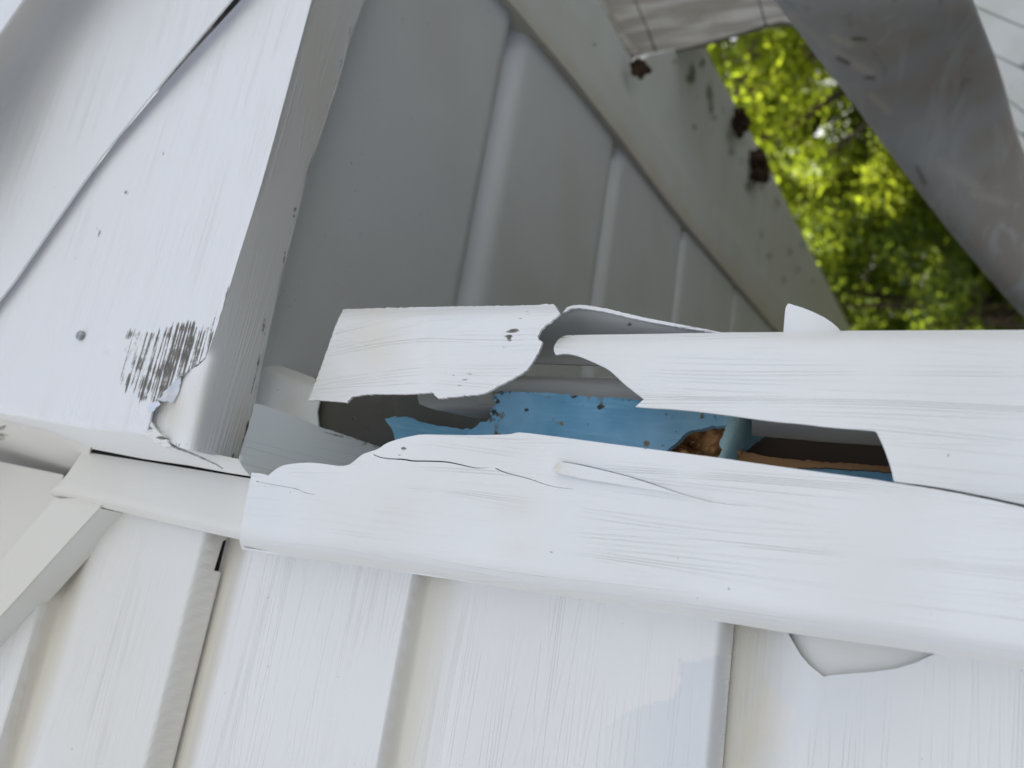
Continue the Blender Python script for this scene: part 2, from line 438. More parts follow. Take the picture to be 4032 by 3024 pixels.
# notch in the butt edge of the upmost panel
nx = lambda py: colx(J1, py, YW)
tops0 = 1
P0 = [(-500, 3600), (-500, 2650), (60, 2270), (300, 2040), (560, 1990)] + [(nx(1990), 1990)] + [(nx(2110) - 4, 2110), (nx(2118) - 6, 2118), (nx(2237) - 7, 2237), (nx(2239), 2240)] + [p for p in e1u if p[1] > 2260]
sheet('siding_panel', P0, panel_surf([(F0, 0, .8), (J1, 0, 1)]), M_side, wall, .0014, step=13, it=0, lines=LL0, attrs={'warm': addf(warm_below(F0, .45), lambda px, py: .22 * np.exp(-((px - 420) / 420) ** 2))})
e1l = zedge(J1 + .004, YW, rows); e3u = zedge(J3, YW, rows)
P1 = [p for p in reversed(e1l)] + [(2920, 2060)] + e3u[0:]
P1 = [p for p in reversed(e1l)] + e3u
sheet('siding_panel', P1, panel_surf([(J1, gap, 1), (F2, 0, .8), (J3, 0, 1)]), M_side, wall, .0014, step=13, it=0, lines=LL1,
      attrs={'warm': addf(warm_below(J1, .6), warm_below(F2, .4)), 'tint': lambda px, py: np.where(inside(px, py, refl_panel1), .55 * sstep((px - 2250) / 420), 0), 
             'dirt': blobs([(1110, 2596, 7, .8), (880, 2722, 10, .9, 16)])})
e3l = zedge(J3 + .004, YW, rows)
P2 = [p for p in reversed(e3l)] + [(5200, 2060), (5200, 3600)]
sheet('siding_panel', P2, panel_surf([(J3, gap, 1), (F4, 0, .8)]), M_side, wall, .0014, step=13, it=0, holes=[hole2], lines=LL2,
      attrs={'warm': addf(warm_below(J3, .6), polyf(warm2, .10)), 'tint': lambda px, py: np.where(inside(px, py, warm2), 0,   .38 * np.exp(-((px - 3250) / 420) ** 2 - ((py - 2750) / 330) ** 2)),  # warm2 and tint: soft light and dark patches put into the colour
             'dirt': blobs([(4017, 2634, 8, .9)])})
sheet('backing_strip', [(3060, 2380), (3900, 2400), (3850, 2720), (3060, 2740)], panel_surf([(J3, gap, 1)], .0035), M_smooth, wall, .001, step=60, attrs={'warm': lambda px, py: px * 0 + .1})
# the wall below and to the left of the frame, down to the bounce slab
zb_ = zof(5190, 2600); k_ = 0
z_ = zb_
while z_ > -2.93:
    z1 = max(z_ - .155, -2.94)
    V = [(-6, YW + .012, 3 + z_), (.095, YW + .012, 3 + z_), (.095, YW, 3 + z_ - .03), (-6, YW, 3 + z_ - .03), (.095, YW, 3 + z1), (-6, YW, 3 + z1), (.095, YW + .0135, 3 + z1 - .001), (-6, YW + .0135, 3 + z1 - .001)]
    V2 = [(x, y + .0015, z) for x, y, z in V]
    link_mesh('siding_panel', V + V2, [[0, 3, 2, 1], [3, 5, 4, 2], [5, 7, 6, 4], [9, 10, 11, 8], [10, 12, 13, 11], [12, 14, 15, 13]], M_side, wall, smooth=False)
    z_ = z1
# ------------------------------------------------------------------ rake soffit and rake trim at the upper left
rs = thing('rake_soffit', (-.1, .32, 3.42), 'narrow beige underside strip between white fascia box and sloping trim', 'soffit')
sheet('soffit_panel', [(-500, 1540), (0, 1635), (360, 1760), (345, 1790), (236, 1880), (0, 1822), (-500, 1720)], plane3([(0, 1640, .300), (350, 1765, .308), (0, 1830, .378)]), M_smooth, rs, .001, step=50, it=0,
      attrs={'warm': lambda px, py: px * 0 + .35, 'dirt': blobs([(2, 1712, 9, 1), (136, 1824, 6, 1, 14), (200, 1832, 10, 1, 5), (0, 1785, 6, 1), (20, 1690, 25, .6), (60, 1680, 30, .5, 12)])})
sheet('soffit_panel', [(-500, 1715), (0, 1818), (250, 1870), (225, 1990), (0, 2240), (-500, 2780)], plane3([(0, 1826, .340), (240, 1875, .340), (0, 2215, .334)]), M_smooth, rs, .001, step=50, it=0, attrs={'warm': lambda px, py: .42 + 0 * px})
rt = thing('rake_trim', (-.05, .33, 3.42), 'cream sloping channel trim capping the siding at the lower left', 'trim')
YR = .3235
rk = [(-500, 2820), (0, 2215), (70, 2130), (215, 1962), (420, 1960), (390, 2000), (300, 2097), (90, 2329), (0, 2428), (-500, 2990)]
def rkY(px, py, X, Z):
    return YR + .004 * sstep(1 - ((px - 390) * .72 + (py - 2000) * .66 + 0) / -60.) * 0
sheet('face', rk, onY(YR), M_smooth, rt, .0013, step=30, it=0, attrs={'warm': lambda px, py: .38 + 0 * px, 'dirt': blobs([(72, 2205, 6, .9)])})
lo = [(-500, 2990), (0, 2428), (90, 2329), (300, 2097), (390, 2000)]
f0 = onY(YR + .0002); f1 = onY(YW - .001)
a3 = [f0(np.array(float(x)), np.array(float(y))) for x, y in lo]
loft('return_edge', a3, [p + np.array([0, .020, 0]) for p in a3], M_smooth, rt, .001, (0, 0, .7))
# corner trim piece
ct = thing('corner_trim', (.06, .32, 3.3), 'smooth cream corner trim running from the sloping trim into the broken post', 'trim')
YC = .3165
ctp = [(325, 1778), (640, 1828), (985, 1884), (1150, 1905), (1150, 2170), (940, 2124), (720, 2075), (500, 2022), (322, 1980), (306, 1968), (212, 1957), (200, 1945), (204, 1932), (232, 1908), (282, 1842)]
def ctY(px, py, X, Z):
    edge = np.interp(px, [200, 310, 500, 940, 1150], [1955, 1972, 2022, 2124, 2170]); return YC + .010 * np.clip(1 - (edge - py) / 46, 0, 1) ** 2 
sheet('face', ctp, onY(ctY), M_smooth, ct, .0013, step=18, it=0, attrs={'warm': lambda px, py: .34 * np.exp(-((px - 250) / 400) ** 2) + .06})
bt = [(212, 1957), (306, 1968), (500, 2022), (720, 2075), (940, 2124), (1150, 2170)]
a3 = [onY(YC + .0098)(np.array(float(x)), np.array(float(y))) for x, y in bt]
loft('return_edge', a3, [p + np.array([0, .013, 0]) for p in a3], M_smooth, ct, .001, (1, 0, 0))

# ------------------------------------------------------------------ eave return box
eb = thing('eave_box', (.2, .30, 3.30), 'white metal wrapped eave return box with a torn dirty corner and a screw', 'eave box')
K1 = [(575, 1714), (350, 1690), (175, 1660), (0, 1628), (-500, 1530), (-500, 1850), (-480, 1560), (-300, 1540)]
K1 = [(575, 1714), (350, 1692), (175, 1661), (0, 1628), (-520, 1528), (-330, 1610), (4, 1180), (66, 1100), (404, 617), (675, 296), (950, 0), (1090, -160), (1355, -470), (1270, -160),
      (1227, 0), (1133, 345), (1070, 580), (1013, 780), (946, 990), (897, 1152), (872, 1232), (826, 1371), (806, 1415), (715, 1475), (690, 1500), (650, 1540), (625, 1575), (600, 1612), (592, 1650), (582, 1690)]
K1 = [(575, 1714), (350, 1692), (175, 1661), (0, 1628), (-520, 1528), (-520, 1860), (4, 1180), (66, 1100), (404, 617), (675, 296), (950, 0), (1090, -160), (1355, -470), (1270, -160),
      (1227, 0), (1133, 345), (1070, 580), (1013, 780), (946, 990), (897, 1152), (872, 1232), (826, 1371), (806, 1415), (715, 1475), (690, 1500), (650, 1540), (625, 1575), (600, 1612), (592, 1650), (582, 1690)]
K1 = [(575, 1714), (350, 1692), (175, 1661), (0, 1628), (-420, 1548), (-200, 1440), (4, 1180), (66, 1100), (404, 617), (675, 296), (950, 0), (1090, -160), (1355, -470), (1270, -160),
      (1227, 0), (1133, 345), (1070, 580), (1013, 780), (946, 990), (897, 1152), (872, 1232), (826, 1371), (806, 1415), (715, 1475), (690, 1500), (650, 1540), (625, 1575), (600, 1612), (592, 1650), (582, 1690)]
seam = [(-420, 1740), (-200, 1440), (4, 1180), (66, 1100), (404, 617), (675, 296), (950, 0), (1090, -160), (1355, -470)]
seam = sorted(seam)
YB = .285
def k1Y(px, py, X, Z):
    ys = np.interp(px, [s[0] for s in seam], [s[1] for s in seam]); d = (py - ys) * .62
    curl = .006 * np.clip(1 - d / 46, 0, 1) ** 2 * sstep((px - 300) / 600)
    eb_ = np.interp(px, [-420, 0, 350, 575, 700], [1548, 1628, 1692, 1714, 1725]); roll = .003 * np.clip(1 - (eb_ - py) / 34, 0, 1) ** 2
    dent = .0012 * np.exp(-((px - 432) / 16) ** 2 - ((py - 1380) / 14) ** 2)
    return YB + curl + roll + dent
SCUFF = [(900, 1150), (880, 1240), (845, 1360), (790, 1440), (700, 1490), (610, 1590), (560, 1580), (480, 1510), (470, 1440), (520, 1330), (610, 1310), (700, 1275), (760, 1275), (800, 1310), (850, 1240)]
dirtK = blobs([(886, 1205, 14, .9, 60), (872, 1270, 24, 1.2, 70), (846, 1345, 34, 1.15, 60), (896, 1170, 12, 1.1, 60), (800, 1420, 20, .8, 30), (730, 1292, 50, 1.0, 22), (663, 1318, 40, .9, 26), (617, 1332, 24, .8, 20),
               (749, 1351, 46, 1.0, 40), (716, 1398, 50, 1.05, 44), (663, 1451, 46, .95, 46), (617, 1464, 36, 1.0, 46), (584, 1516, 44, 1.0, 44), (564, 1560, 20, 1.05, 26), (497, 1497, 26, .8, 40), (531, 1318, 40, .62, 22),
               (544, 1431, 40, .72, 50), (640, 1530, 30, .85, 22), (790, 1330, 24, .6, 40), (3, 962, 8, 1.2, 22), (640, 640, 5, .8, 8), (496, 760, 6, .7, 8), (388, 915, 5, .9, 12), (300, 1012, 4, .8, 8), (237, 710, 4, .7, 12), (668, 162, 5, .8, 5), (640, 600, 4, .8, 8)])
sheet('front_face', K1, onY(k1Y), M_box, eb, .001, step=13, it=1, attrs={'dirt': lambda px, py: np.maximum(dirtK(px, py) * .86, (.34 + .16 * sstep((px - 480) / 260)) * inside(px, py, SCUFF))})
LZ = HB
Lp = [(1355, -470), (1270, -160), (1227, 0), (1133, 345), (1070, 580), (1013, 780), (946, 990), (897, 1152), (872, 1232), (826, 1371), (800, 1430), (720, 1470), (610, 1520), (560, 1600), (550, 1650), (570, 1700), (625, 1712), (670, 1742), (712, 1764),
      (800, 1784), (945, 1815), (957, 1800), (1000, 1582), (1032, 1410), (1101, 1100), (1213, 663), (1313, 371), (1386, 119), (1430, 0), (1475, -160), (1560, -470)]
def Lsurf(px, py):
    D = dirs(px, py)
    # flat underside, its torn front part rolling up into the face
    e = np.interp(py, [0, 345, 780, 1152, 1371, 1500, 1740], [1227, 1133, 1013, 897, 826, 795, 760])
    s = np.clip((e + 60 - px) / 160, 0, 1) * sstep((py - 1330) / 80)
    t = LZ / D[..., 2]; tb = (YB + .0045) / D[..., 1]
    k = s * s * (3 - 2 * s)
    return CAM + D * (t * (1 - k) + tb * k)[..., None]
dirtL = blobs([(1020, 1440, 14, .85, 60), (1005, 1530, 16, .8, 50), (960, 1770, 14, .95, 60), (975, 1690, 12, .9, 50), (920, 1800, 24, .8, 12), (690, 1752, 40, 1, 10), (640, 1700, 26, .5, 16), (1040, 1300, 6, .7, 60),
               (1380, 125, 7, 1.0, 30), (1345, 260, 6, .9, 30), (1200, 680, 5, 1, 10), (1120, 1010, 5, .9, 40), (1330, 330, 7, .8, 20), (790, 1480, 5, .8), (777, 1640, 4, .8), (1160, 850, 4, .9, 40)])
sheet('underside', Lp, Lsurf, M_box, eb, .0012, (0, .7, .7), step=14, it=1, attrs={'dirt': lambda px, py: dirtL(px, py) * .5, 'warm': blobs([(1250, 300, 60, .25, 400), (690, 1600, 70, .55, 130), (760, 1560, 50, .3, 150), (950, 1700, 40, .3, 120)])})
# lip behind the underside, up to the soffit
rr = [(945, 1815), (1000, 1582), (1032, 1410), (1101, 1100), (1213, 663), (1313, 371), (1386, 119), (1430, 0), (1475, -160), (1560, -470)]
a3 = [onZ(LZ)(np.array(float(x)), np.array(float(y))) for x, y in rr]
loft('back_lip', a3, [p + np.array([0, .001, .035]) for p in a3], M_box, eb, .001, (0, 1, 0))
# side strip facing the lower left, from the rounded bottom of the face back to the trim
sa = [(-420, 1548), (0, 1628), (175, 1661), (350, 1692), (575, 1714), (640, 1735), (720, 1768), (850, 1797), (945, 1817)]
sb = [(-420, 1600), (0, 1655), (180, 1700), (345, 1764), (560, 1806), (640, 1818), (740, 1832), (900, 1862), (990, 1876)]
ya = [.2878, .2878, .2878, .2878, .2878, .291, .296, .303, .308]
a3 = [onY(y)(np.array(float(x)), np.array(float(yy))) for (x, yy), y in zip(sa, ya)]
b3 = [onY(.3095)(np.array(float(x)), np.array(float(yy))) for (x, yy) in sb]
loft('side_strip', a3, b3, M_smooth, eb, .001, (1, 0, 0), nseg=10, bulge=.0015, bdir=(-1, 0, 0))
# ragged torn rim, bare metal chips, hanging strand
sheet('torn_rim', [(575, 1712), (592, 1655), (604, 1675), (612, 1693), (652, 1722), (660, 1740), (672, 1752), (650, 1762), (610, 1742)], onY(lambda px, py, X, Z: .2855 + .0002 * (py - 1660) * .06), M_smooth, eb, .0016, step=10, rough=2.5, attrs={'dirt': blobs([(590, 1690, 18, .9), (640, 1728, 20, .8)])})
sheet('metal_chip', [(715, 1473), (710, 1500), (703, 1545), (690, 1565), (675, 1587), (660, 1578), (650, 1580), (633, 1580), (628, 1570), (660, 1528)], plane3([(715, 1473, .2862), (630, 1575, .2838), (700, 1550, .2878)]), M_chip, eb, .0004, step=10, rough=1.5)
sheet('metal_chip', [(620, 1578), (632, 1590), (612, 1606), (602, 1622), (594, 1618), (580, 1612), (575, 1600), (600, 1588)], plane3([(620, 1580, .2835), (575, 1600, .284), (600, 1622, .2842)]), M_chip, eb, .0004, step=10, rough=1.5)
def tube(name, pts, rad, mat, parent, seg=8):
    pts = [np.array(p, float) for p in pts]; V = []; F = []
    for i, p in enumerate(pts):
        a = pts[max(i - 1, 0)]; b = pts[min(i + 1, len(pts) - 1)]; t = (b - a) / np.linalg.norm(b - a)
        s = np.cross(t, [.3, .2, .9]); s /= np.linalg.norm(s); q = np.cross(t, s)
        r = rad[i] if hasattr(rad, '__len__') else rad
        for k in range(seg): th = 2 * math.pi * k / seg; V.append(p + r * (math.cos(th) * s + math.sin(th) * q))
    for i in range(len(pts) - 1):
        for k in range(seg): F.append([i * seg + k, i * seg + (k + 1) % seg, (i + 1) * seg + (k + 1) % seg, (i + 1) * seg + k])
    F += [list(range(seg))[::-1], [(len(pts) - 1) * seg + k for k in range(seg)]]
    return link_mesh(name, V, F, mat, parent)
sp = [(655, 1735), (672, 1752), (700, 1766), (740, 1780), (780, 1796), (815, 1812), (850, 1828), (876, 1845)]
tube('torn_strand', [onY(.290 + .0008 * i)(np.array(float(x)), np.array(float(y))) for i, (x, y) in enumerate(sp)], [.0007, .0007, .00055, .0005, .0005, .0005, .0004, .0003], M_strand, eb)
def screw(px, py, Y, r, parent):
    c = onY(Y)(np.array(float(px)), np.array(float(py)))
    V = []; F = []; prof_ = [(0, -.0016), (.25, -.0016), (.3, -.0010), (.45, -.0010), (.5, -.0016), (.75, -.0014), (.95, -.0008), (1.0, 0), (1.0, .0006)]; s = 18
    for rr_, y in prof_:
        for k in range(s): th = 2 * math.pi * k / s; V.append(c + np.array([r * max(rr_, .02) * math.cos(th), y, r * max(rr_, .02) * math.sin(th)]))
    for i in range(len(prof_) - 1):
        for k in range(s): F.append([i * s + k, i * s + (k + 1) % s, (i + 1) * s + (k + 1) % s, (i + 1) * s + k])
    F.append(list(range(s)))
    return link_mesh('screw', V, F, M_steel, parent)
screw(317, 1321, YB - .0004, .0026, eb)
screw(-2, 965, YB - .0004, .0026, eb)

# ------------------------------------------------------------------ rake fascia above the seam
rb = thing('rake_fascia', (.1, .28, 3.5), 'white sloping fascia board above the dark diagonal seam, upper left', 'fascia')
Mp = [(-500, -200), (1075, -200), (1020, -120), (908, 0), (785, 146), (663, 292), (530, 452), (398, 617), (225, 862), (60, 1100), (0, 1178), (-200, 1436), (-500, 1850)]
def mY(px, py, X, Z):
    d = px * .82 + py * .57            # distance across the board, from the top left corner
    s = (268 - d) / 190
    return .2795 - .005 * sstep((px - 300) / 700) - .034 * np.clip(s, 0, 1.6) ** 1.4
Mp1 = [(-500, 690), (-200, 290), (0, 113), (76, 0), (190, -200), (450, -700), (1512, -700), (1075, -200), (1020, -120), (908, 0), (785, 146), (663, 292), (530, 452), (398, 617), (225, 862), (60, 1100), (0, 1178), (-200, 1436), (-500, 1830)]
sheet('board', Mp1, onY(mY), M_box, rb, .0012, step=20, it=0, attrs={'dirt': blobs([(668, 162, 5, .9)]), 'warm': lambda px, py: .45 * np.exp(-((px * .82 + py * .57 - 95) / 75) ** 2)})
sheet('drip_edge', [(-500, -250), (200, -250), (90, 0), (0, 128), (-200, 310), (-500, 720)], onY(.2425), M_box, rb, .0012, step=60, it=0)

# ------------------------------------------------------------------ eave soffit (underside of the overhang along the side wall)
HS = .318
sf = thing('eave_soffit', (.5, .9, 3.318), 'shaded grey vinyl soffit with grooved panels above the post', 'soffit')
def yof(px, py): return float(onZ(HS)(np.array(float(px)), np.array(float(py)))[1])
GR = [float(np.mean([yof(2043, 60), yof(1791, 1100)])), float(np.mean([yof(2441, 550), yof(2315, 1100)])), float(np.mean([yof(2686, 895), yof(2660, 1100)])), yof(2889, 1148)]
print('grooves', GR)
GY = [.322] + GR + [GR[3] + (GR[3] - GR[2]) * 1.0, GR[3] + (GR[3] - GR[2]) * 2.0]
_t = [onZ(HS)(np.array(float(x)), np.array(float(y))) for x, y in [(1565, -700), (1920, -200), (2100, 0), (2300, 245), (2500, 510), (2705, 790), (2900, 1040), (2990, 1150), (3090, 1270)]]
TY = [p[1] for p in _t]; TX = [p[0] for p in _t]
for i in range(len(GY) - 1):
    y0, y1 = GY[i], GY[i + 1]
    gw = .030 if i else .0
    # cross section (y, z): groove wall, concave shoulder, flat face, far edge turned up
    cs = []
    if i:
        cs = [(y0 + .003, .0170), (y0 + .008, .0168), (y0 + .013, .0160), (y0 + .018, .0130), (y0 + .023, .0085), (y0 + .029, .0038), (y0 + .035, .0012), (y0 + .042, .0002), (y0 + .050, 0)]
    else: cs = [(y0, 0)]
    cs += [(y0 * .6 + y1 * .4, 0), (y1 - .012, 0), (y1 - .002, .0), (y1, .001), (y1 + .0006, .004), (y1 + .001, .016), (y1 + .004, .017)]
    nxs = 16; xs = np.linspace(.06, 1.35, nxs)
    V = []; F = []
    for y, z in cs:
        xe = float(np.interp(y, TY, TX))
        for x in np.linspace(.06, xe, nxs): V.append((x, y, 3 + HS + z * 1.7))
    for a in range(len(cs) - 1):
        for b in range(nxs - 1): F.append([a * nxs + b, (a + 1) * nxs + b, (a + 1) * nxs + b + 1, a * nxs + b + 1])
    n = len(V); V += [(x, y, z + .0012) for x, y, z in V]; F += [[q + n for q in f[::-1]] for f in F]
    link_mesh('soffit_panel', V, F, M_soff, sf)
# black space above the soffit is closed by a deck
box('deck', (.08, .43, 3.352), (.44, 4.4, 3.40), M_dark, sf)
tr = thing('soffit_trim', (.7, 1.2, 3.31), 'pale grey channel strip running diagonally along the outer edge of the soffit', 'trim')
tl = [(1432, -700), (1840, -200), (2003, 0), (2250, 295), (2450, 550), (2660, 830), (2900, 1115), (3060, 1300), (3140, 1395)]
trr = [(1690, -700), (2060, -200), (2208, 0), (2250, 45), (2350, 200), (2550, 475), (2750, 750), (2930, 990), (3080, 1185), (3190, 1330)]
def trY(px, py):
    D = dirs(px, py); t = (HS - .008) / D[..., 2]; return CAM + D * t[..., None]
sheet('face', tl + trr[::-1], trY, M_trim, tr, .024, (0, 0, 1), step=40, it=0, attrs={'warm': lambda px, py: .6 * np.exp(-((px - np.interp(py, [p[1] for p in tl], [p[0] for p in tl]) - 12) / 26) ** 2)})
fb = thing('mildewed_fascia', (.9, 1.6, 3.31), 'grey mildew spotted board beside the bright gap of leaves', 'board')
fl = [(1680, -710), (2050, -210), (2198, 0), (2240, 45), (2340, 200), (2540, 475), (2740, 750), (2920, 990), (3070, 1185), (3180, 1330)]
fr = [(2025, -710), (2260, -210), (2357, 0), (2400, 75), (2450, 175), (2500, 255), (2560, 215), (2767, 172), (2800, 240), (2890, 400), (2970, 550), (3050, 700), (3110, 830), (3230, 1060), (3351, 1300), (3400, 1390)]
mild = blobs([(2525, 270, 20, 1.2, 26), (2500, 235, 14, 1.1, 20), (2727, 290, 14, 1.1, 44), (2715, 310, 18, 1, 22), (2765, 250, 10, 1.15, 24), (2793, 365, 12, 1.1, 46), (2800, 420, 12, 1, 40), (2658, 240, 8, 1, 10), (2712, 365, 7, 1, 10), (2743, 380, 7, .9, 9),
             (2732, 500, 9, 1.1, 14), (2800, 515, 9, .9, 12), (2818, 470, 8, 1, 10), (2870, 535, 9, .95, 14), (2848, 425, 10, .8, 20), (2880, 600, 14, 1, 12), (2920, 630, 8, .9, 20), (2945, 735, 14, .95, 30), (2998, 735, 12, .9, 18), (3060, 800, 10, .9, 26), (2776, 595, 6, .8), (2335, 180, 8, 1, 12),
             (3000, 920, 10, .9, 20), (3030, 1010, 12, .9, 16), (3110, 990, 8, .95, 26), (3140, 1060, 10, .9, 16), (3085, 1100, 9, .9, 18), (3160, 970, 8, .9, 24), (3200, 1110, 8, .9, 14), (2920, 560, 20, .6, 20), (3010, 600, 25, .55, 25)])
sheet('board', fl + fr[::-1], onZ(HS + .014), M_mild, fb, .02, (0, 0, 1), step=16, it=0, attrs={'dirt': lambda px, py: mild(px, py) * 1.2, 'warm': blobs([(2722, 310, 20, .5, 26), (2540, 260, 30, .5, 30)])})
def lump(px, py, surf, r, seed, parent, sq=(1, 1, 1), drop=0.):
    c = surf(np.array(float(px)), np.array(float(py))) - np.array([0, 0, drop]); rg = np.random.default_rng(seed); V = []; F = []; s, k = 14, 9
    ph = rg.uniform(0, 6, 8)
    for i in range(k + 1):
        for j in range(s):
            a = math.pi * i / k; b = 2 * math.pi * j / s; d = np.array([math.sin(a) * math.cos(b), math.sin(a) * math.sin(b), math.cos(a)])
            q = 1 + .25 * math.sin(3 * d[0] * 2 + ph[0]) + .2 * math.sin(5 * d[1] + ph[1]) + .15 * math.sin(7 * d[2] + ph[2]) + rg.normal(0, .04)
            V.append(c + d * np.array(sq) * r * q)
    for i in range(k):
        for j in range(s): F.append([i * s + j, i * s + (j + 1) % s, (i + 1) * s + (j + 1) % s, (i + 1) * s + j])
    return link_mesh('mud_lump', V, F, M_mud, parent)
lump(2920, 478, onZ(HS - .004), .020, 3, fb, (.7, 1.9, .8))
lump(2905, 505, onZ(HS - .004), .013, 4, fb, (.6, 2.1, .8))
lump(2992, 655, onZ(HS - .004), .026, 5, fb, (.6, 2.1, .8))
lump(2982, 690, onZ(HS - .004), .018, 6, fb, (.7, 1.3, .8))
lump(2520, 268, onZ(HS - .004), .012, 8, fb, (.8, 1.2, .8))
# old painted boards at the far end of the overhang
ob = thing('eave_end_boards', (.9, 1.05, 3.35), 'weathered beige painted boards closing the overhang above the leaf gap', 'boards')
oS = onY(1.06)
for pl in ([(2020, -700), (2357, 0), (2400, 75), (2450, 172), (2500, 252), (2582, 212), (2545, 110), (2498, 0), (2190, -700)],
           [(2196, -700), (2503, 0), (2550, 110), (2588, 210), (2767, 172), (2890, 135), (3012, 98), (2985, 0), (2820, -700)],
           [(2826, -700), (2990, 0), (3018, 96), (3075, 84), (3150, 96), (3190, 90), (3190, -700)]):
    sheet('board', pl, oS, M_old, ob, .008, (0, 1, 0), step=24, it=0)
sheet('backing_board', [(2020, -690), (2357, 10), (2500, 230), (2780, 155), (3010, 85), (3200, 60), (3200, -690)], onY(1.075), M_dark, ob, .01, step=60, it=0)
# lumpy stained bead beside it
bd = [(2365, 20), (2400, 85), (2430, 130), (2468, 190), (2500, 225), (2520, 240)]
tube('sealant_bead', [onY(1.045)(np.array(float(x)), np.array(float(y))) for x, y in bd], [.008, .010, .009, .010, .012, .006], M_old, ob)

# ------------------------------------------------------------------ downspout crossing the upper right corner
ds = thing('downspout', (1.0, .6, 3.0), 'large weathered grey downspout slanting across the upper right corner', 'downspout')
Lq = [(2620, -560), (2960, -130), (3060, 8), (3126, 88), (3176, 160), (3276, 290), (3351, 378), (3426, 486), (3526, 620), (3676, 822), (3850, 1040), (4040, 1245), (4250, 1470)]
Rq = [(3560, -560), (3770, -130), (3811, 0), (3840, 80), (3865, 140), (3911, 250), (3940, 350), (3968, 470), (4010, 620), (4100, 800), (4250, 1010), (4420, 1200), (4600, 1400)]
V = []; F = []; at_p = []; at_d = []; s = 96
zz = np.linspace(.585, 1.05, len(Lq))
for (lx, ly), (rx_, ry_), zd in zip(Lq, Rq, zz):
    pl = CAM + dirs(lx, ly) * zd; pr = CAM + dirs(rx_, ry_) * zd; c = (pl + pr) / 2; h = (pr - pl) / 2
    view = (c - CAM) / np.linalg.norm(c - CAM); wd = np.linalg.norm(h); view = view - h * (view @ h) / wd ** 2; view /= np.linalg.norm(view)
    for k in range(s):
        th = 2 * math.pi * k / s; cc, sn = math.cos(th), math.sin(th)
        ex = .72
        V.append(c + h * np.sign(cc) * abs(cc) ** ex - view * wd * .42 * np.sign(sn) * abs(sn) ** ex)
V = np.array(V)
nL = len(Lq)
# refine lengthwise
Vr = []
sub = 14
for i in range(nL - 1):
    for j in range(sub):
        t = j / sub; Vr.append(V[i * s:(i + 1) * s] * (1 - t) + V[(i + 1) * s:(i + 2) * s] * t)
Vr.append(V[(nL - 1) * s:]); nn_ = len(Vr); Vr = np.array(Vr)
pad = np.concatenate([np.repeat(Vr[:1], 12, 0), Vr, np.repeat(Vr[-1:], 12, 0)])
for _ in range(2):
    Vr = sum(pad[k:k + nn_] for k in range(25)) / 25; pad = np.concatenate([np.repeat(Vr[:1], 12, 0), Vr, np.repeat(Vr[-1:], 12, 0)])
Vr = Vr.reshape(-1, 3)
for i in range(nn_ - 1):
    for k in range(s): F.append([i * s + k, i * s + (k + 1) % s, (i + 1) * s + (k + 1) % s, (i + 1) * s + k])
F += [list(range(s)), [(nn_ - 1) * s + k for k in range(s)][::-1]]
rel = Vr - CAM; dc = rel @ np.array([A, N, U]); ppx = dc[:, 0] / dc[:, 2] * FPX + CX; ppy = dc[:, 1] / dc[:, 2] * FPX + CY
def seg(px, py, x0, y0, x1, y1, wd, s):
    t = np.clip(((px - x0) * (x1 - x0) + (py - y0) * (y1 - y0)) / ((x1 - x0) ** 2 + (y1 - y0) ** 2), 0, 1)
    d = np.hypot(px - x0 - t * (x1 - x0), py - y0 - t * (y1 - y0)); return s * np.exp(-(d / wd) ** 2)
pale = np.max([seg(ppx, ppy, 3110, 55, 3240, 180, 14, .7), seg(ppx, ppy, 3275, 140, 3345, 175, 16, .95), seg(ppx, ppy, 3280, 200, 3360, 240, 12, .8), seg(ppx, ppy, 3360, 250, 3425, 285, 20, 1), seg(ppx, ppy, 3430, 375, 3500, 440, 15, .8),
               seg(ppx, ppy, 3700, 640, 3850, 740, 20, .5), seg(ppx, ppy, 3830, 760, 3960, 800, 16, .6)], 0)
dk = np.max([seg(ppx, ppy, 3300, 230, 3340, 250, 9, .8), seg(ppx, ppy, 3410, 305, 3440, 308, 7, .8), seg(ppx, ppy, 3365, 152, 3400, 155, 9, .8), seg(ppx, ppy, 3610, 660, 3640, 720, 10, .6)], 0)
link_mesh('pipe', Vr, F, M_down, ds, attrs={'pale': pale, 'dirt': dk})
# pale wall boards behind it at the frame edge
fw = thing('board_wall', (1.9, 1.0, 0.06), 'pale weathered wall boards at the right edge behind the grey downspout', 'wall')
fpl = plane3([(3800, -100, .9), (4100, 500, 1.3), (4300, 0, 1.2)])
fpl = onPlane(CAM + dirs(4000, 200) * 1.35, np.array([-.2, -.93, .25]))
base = [(3700, -260, 4700, 120), (3700, -30, 4700, 400), (3740, 130, 4700, 620), (3800, 262, 4700, 980), (3880, 400, 4700, 1170), (3920, 540, 4700, 1420)]
for (xa, ya_, xb, yb), (xc, yc, xd, yd) in zip(base[:-1], base[1:]):
    sheet('board', [(xa, ya_), (xb, yb), (xd, yd - 10), (xc, yc - 8)], fpl, M_far, fw, .012, (0, 1, 0), step=40, it=0, attrs={'dirt': blobs([(3990, 345, 12, .8, 14)])})

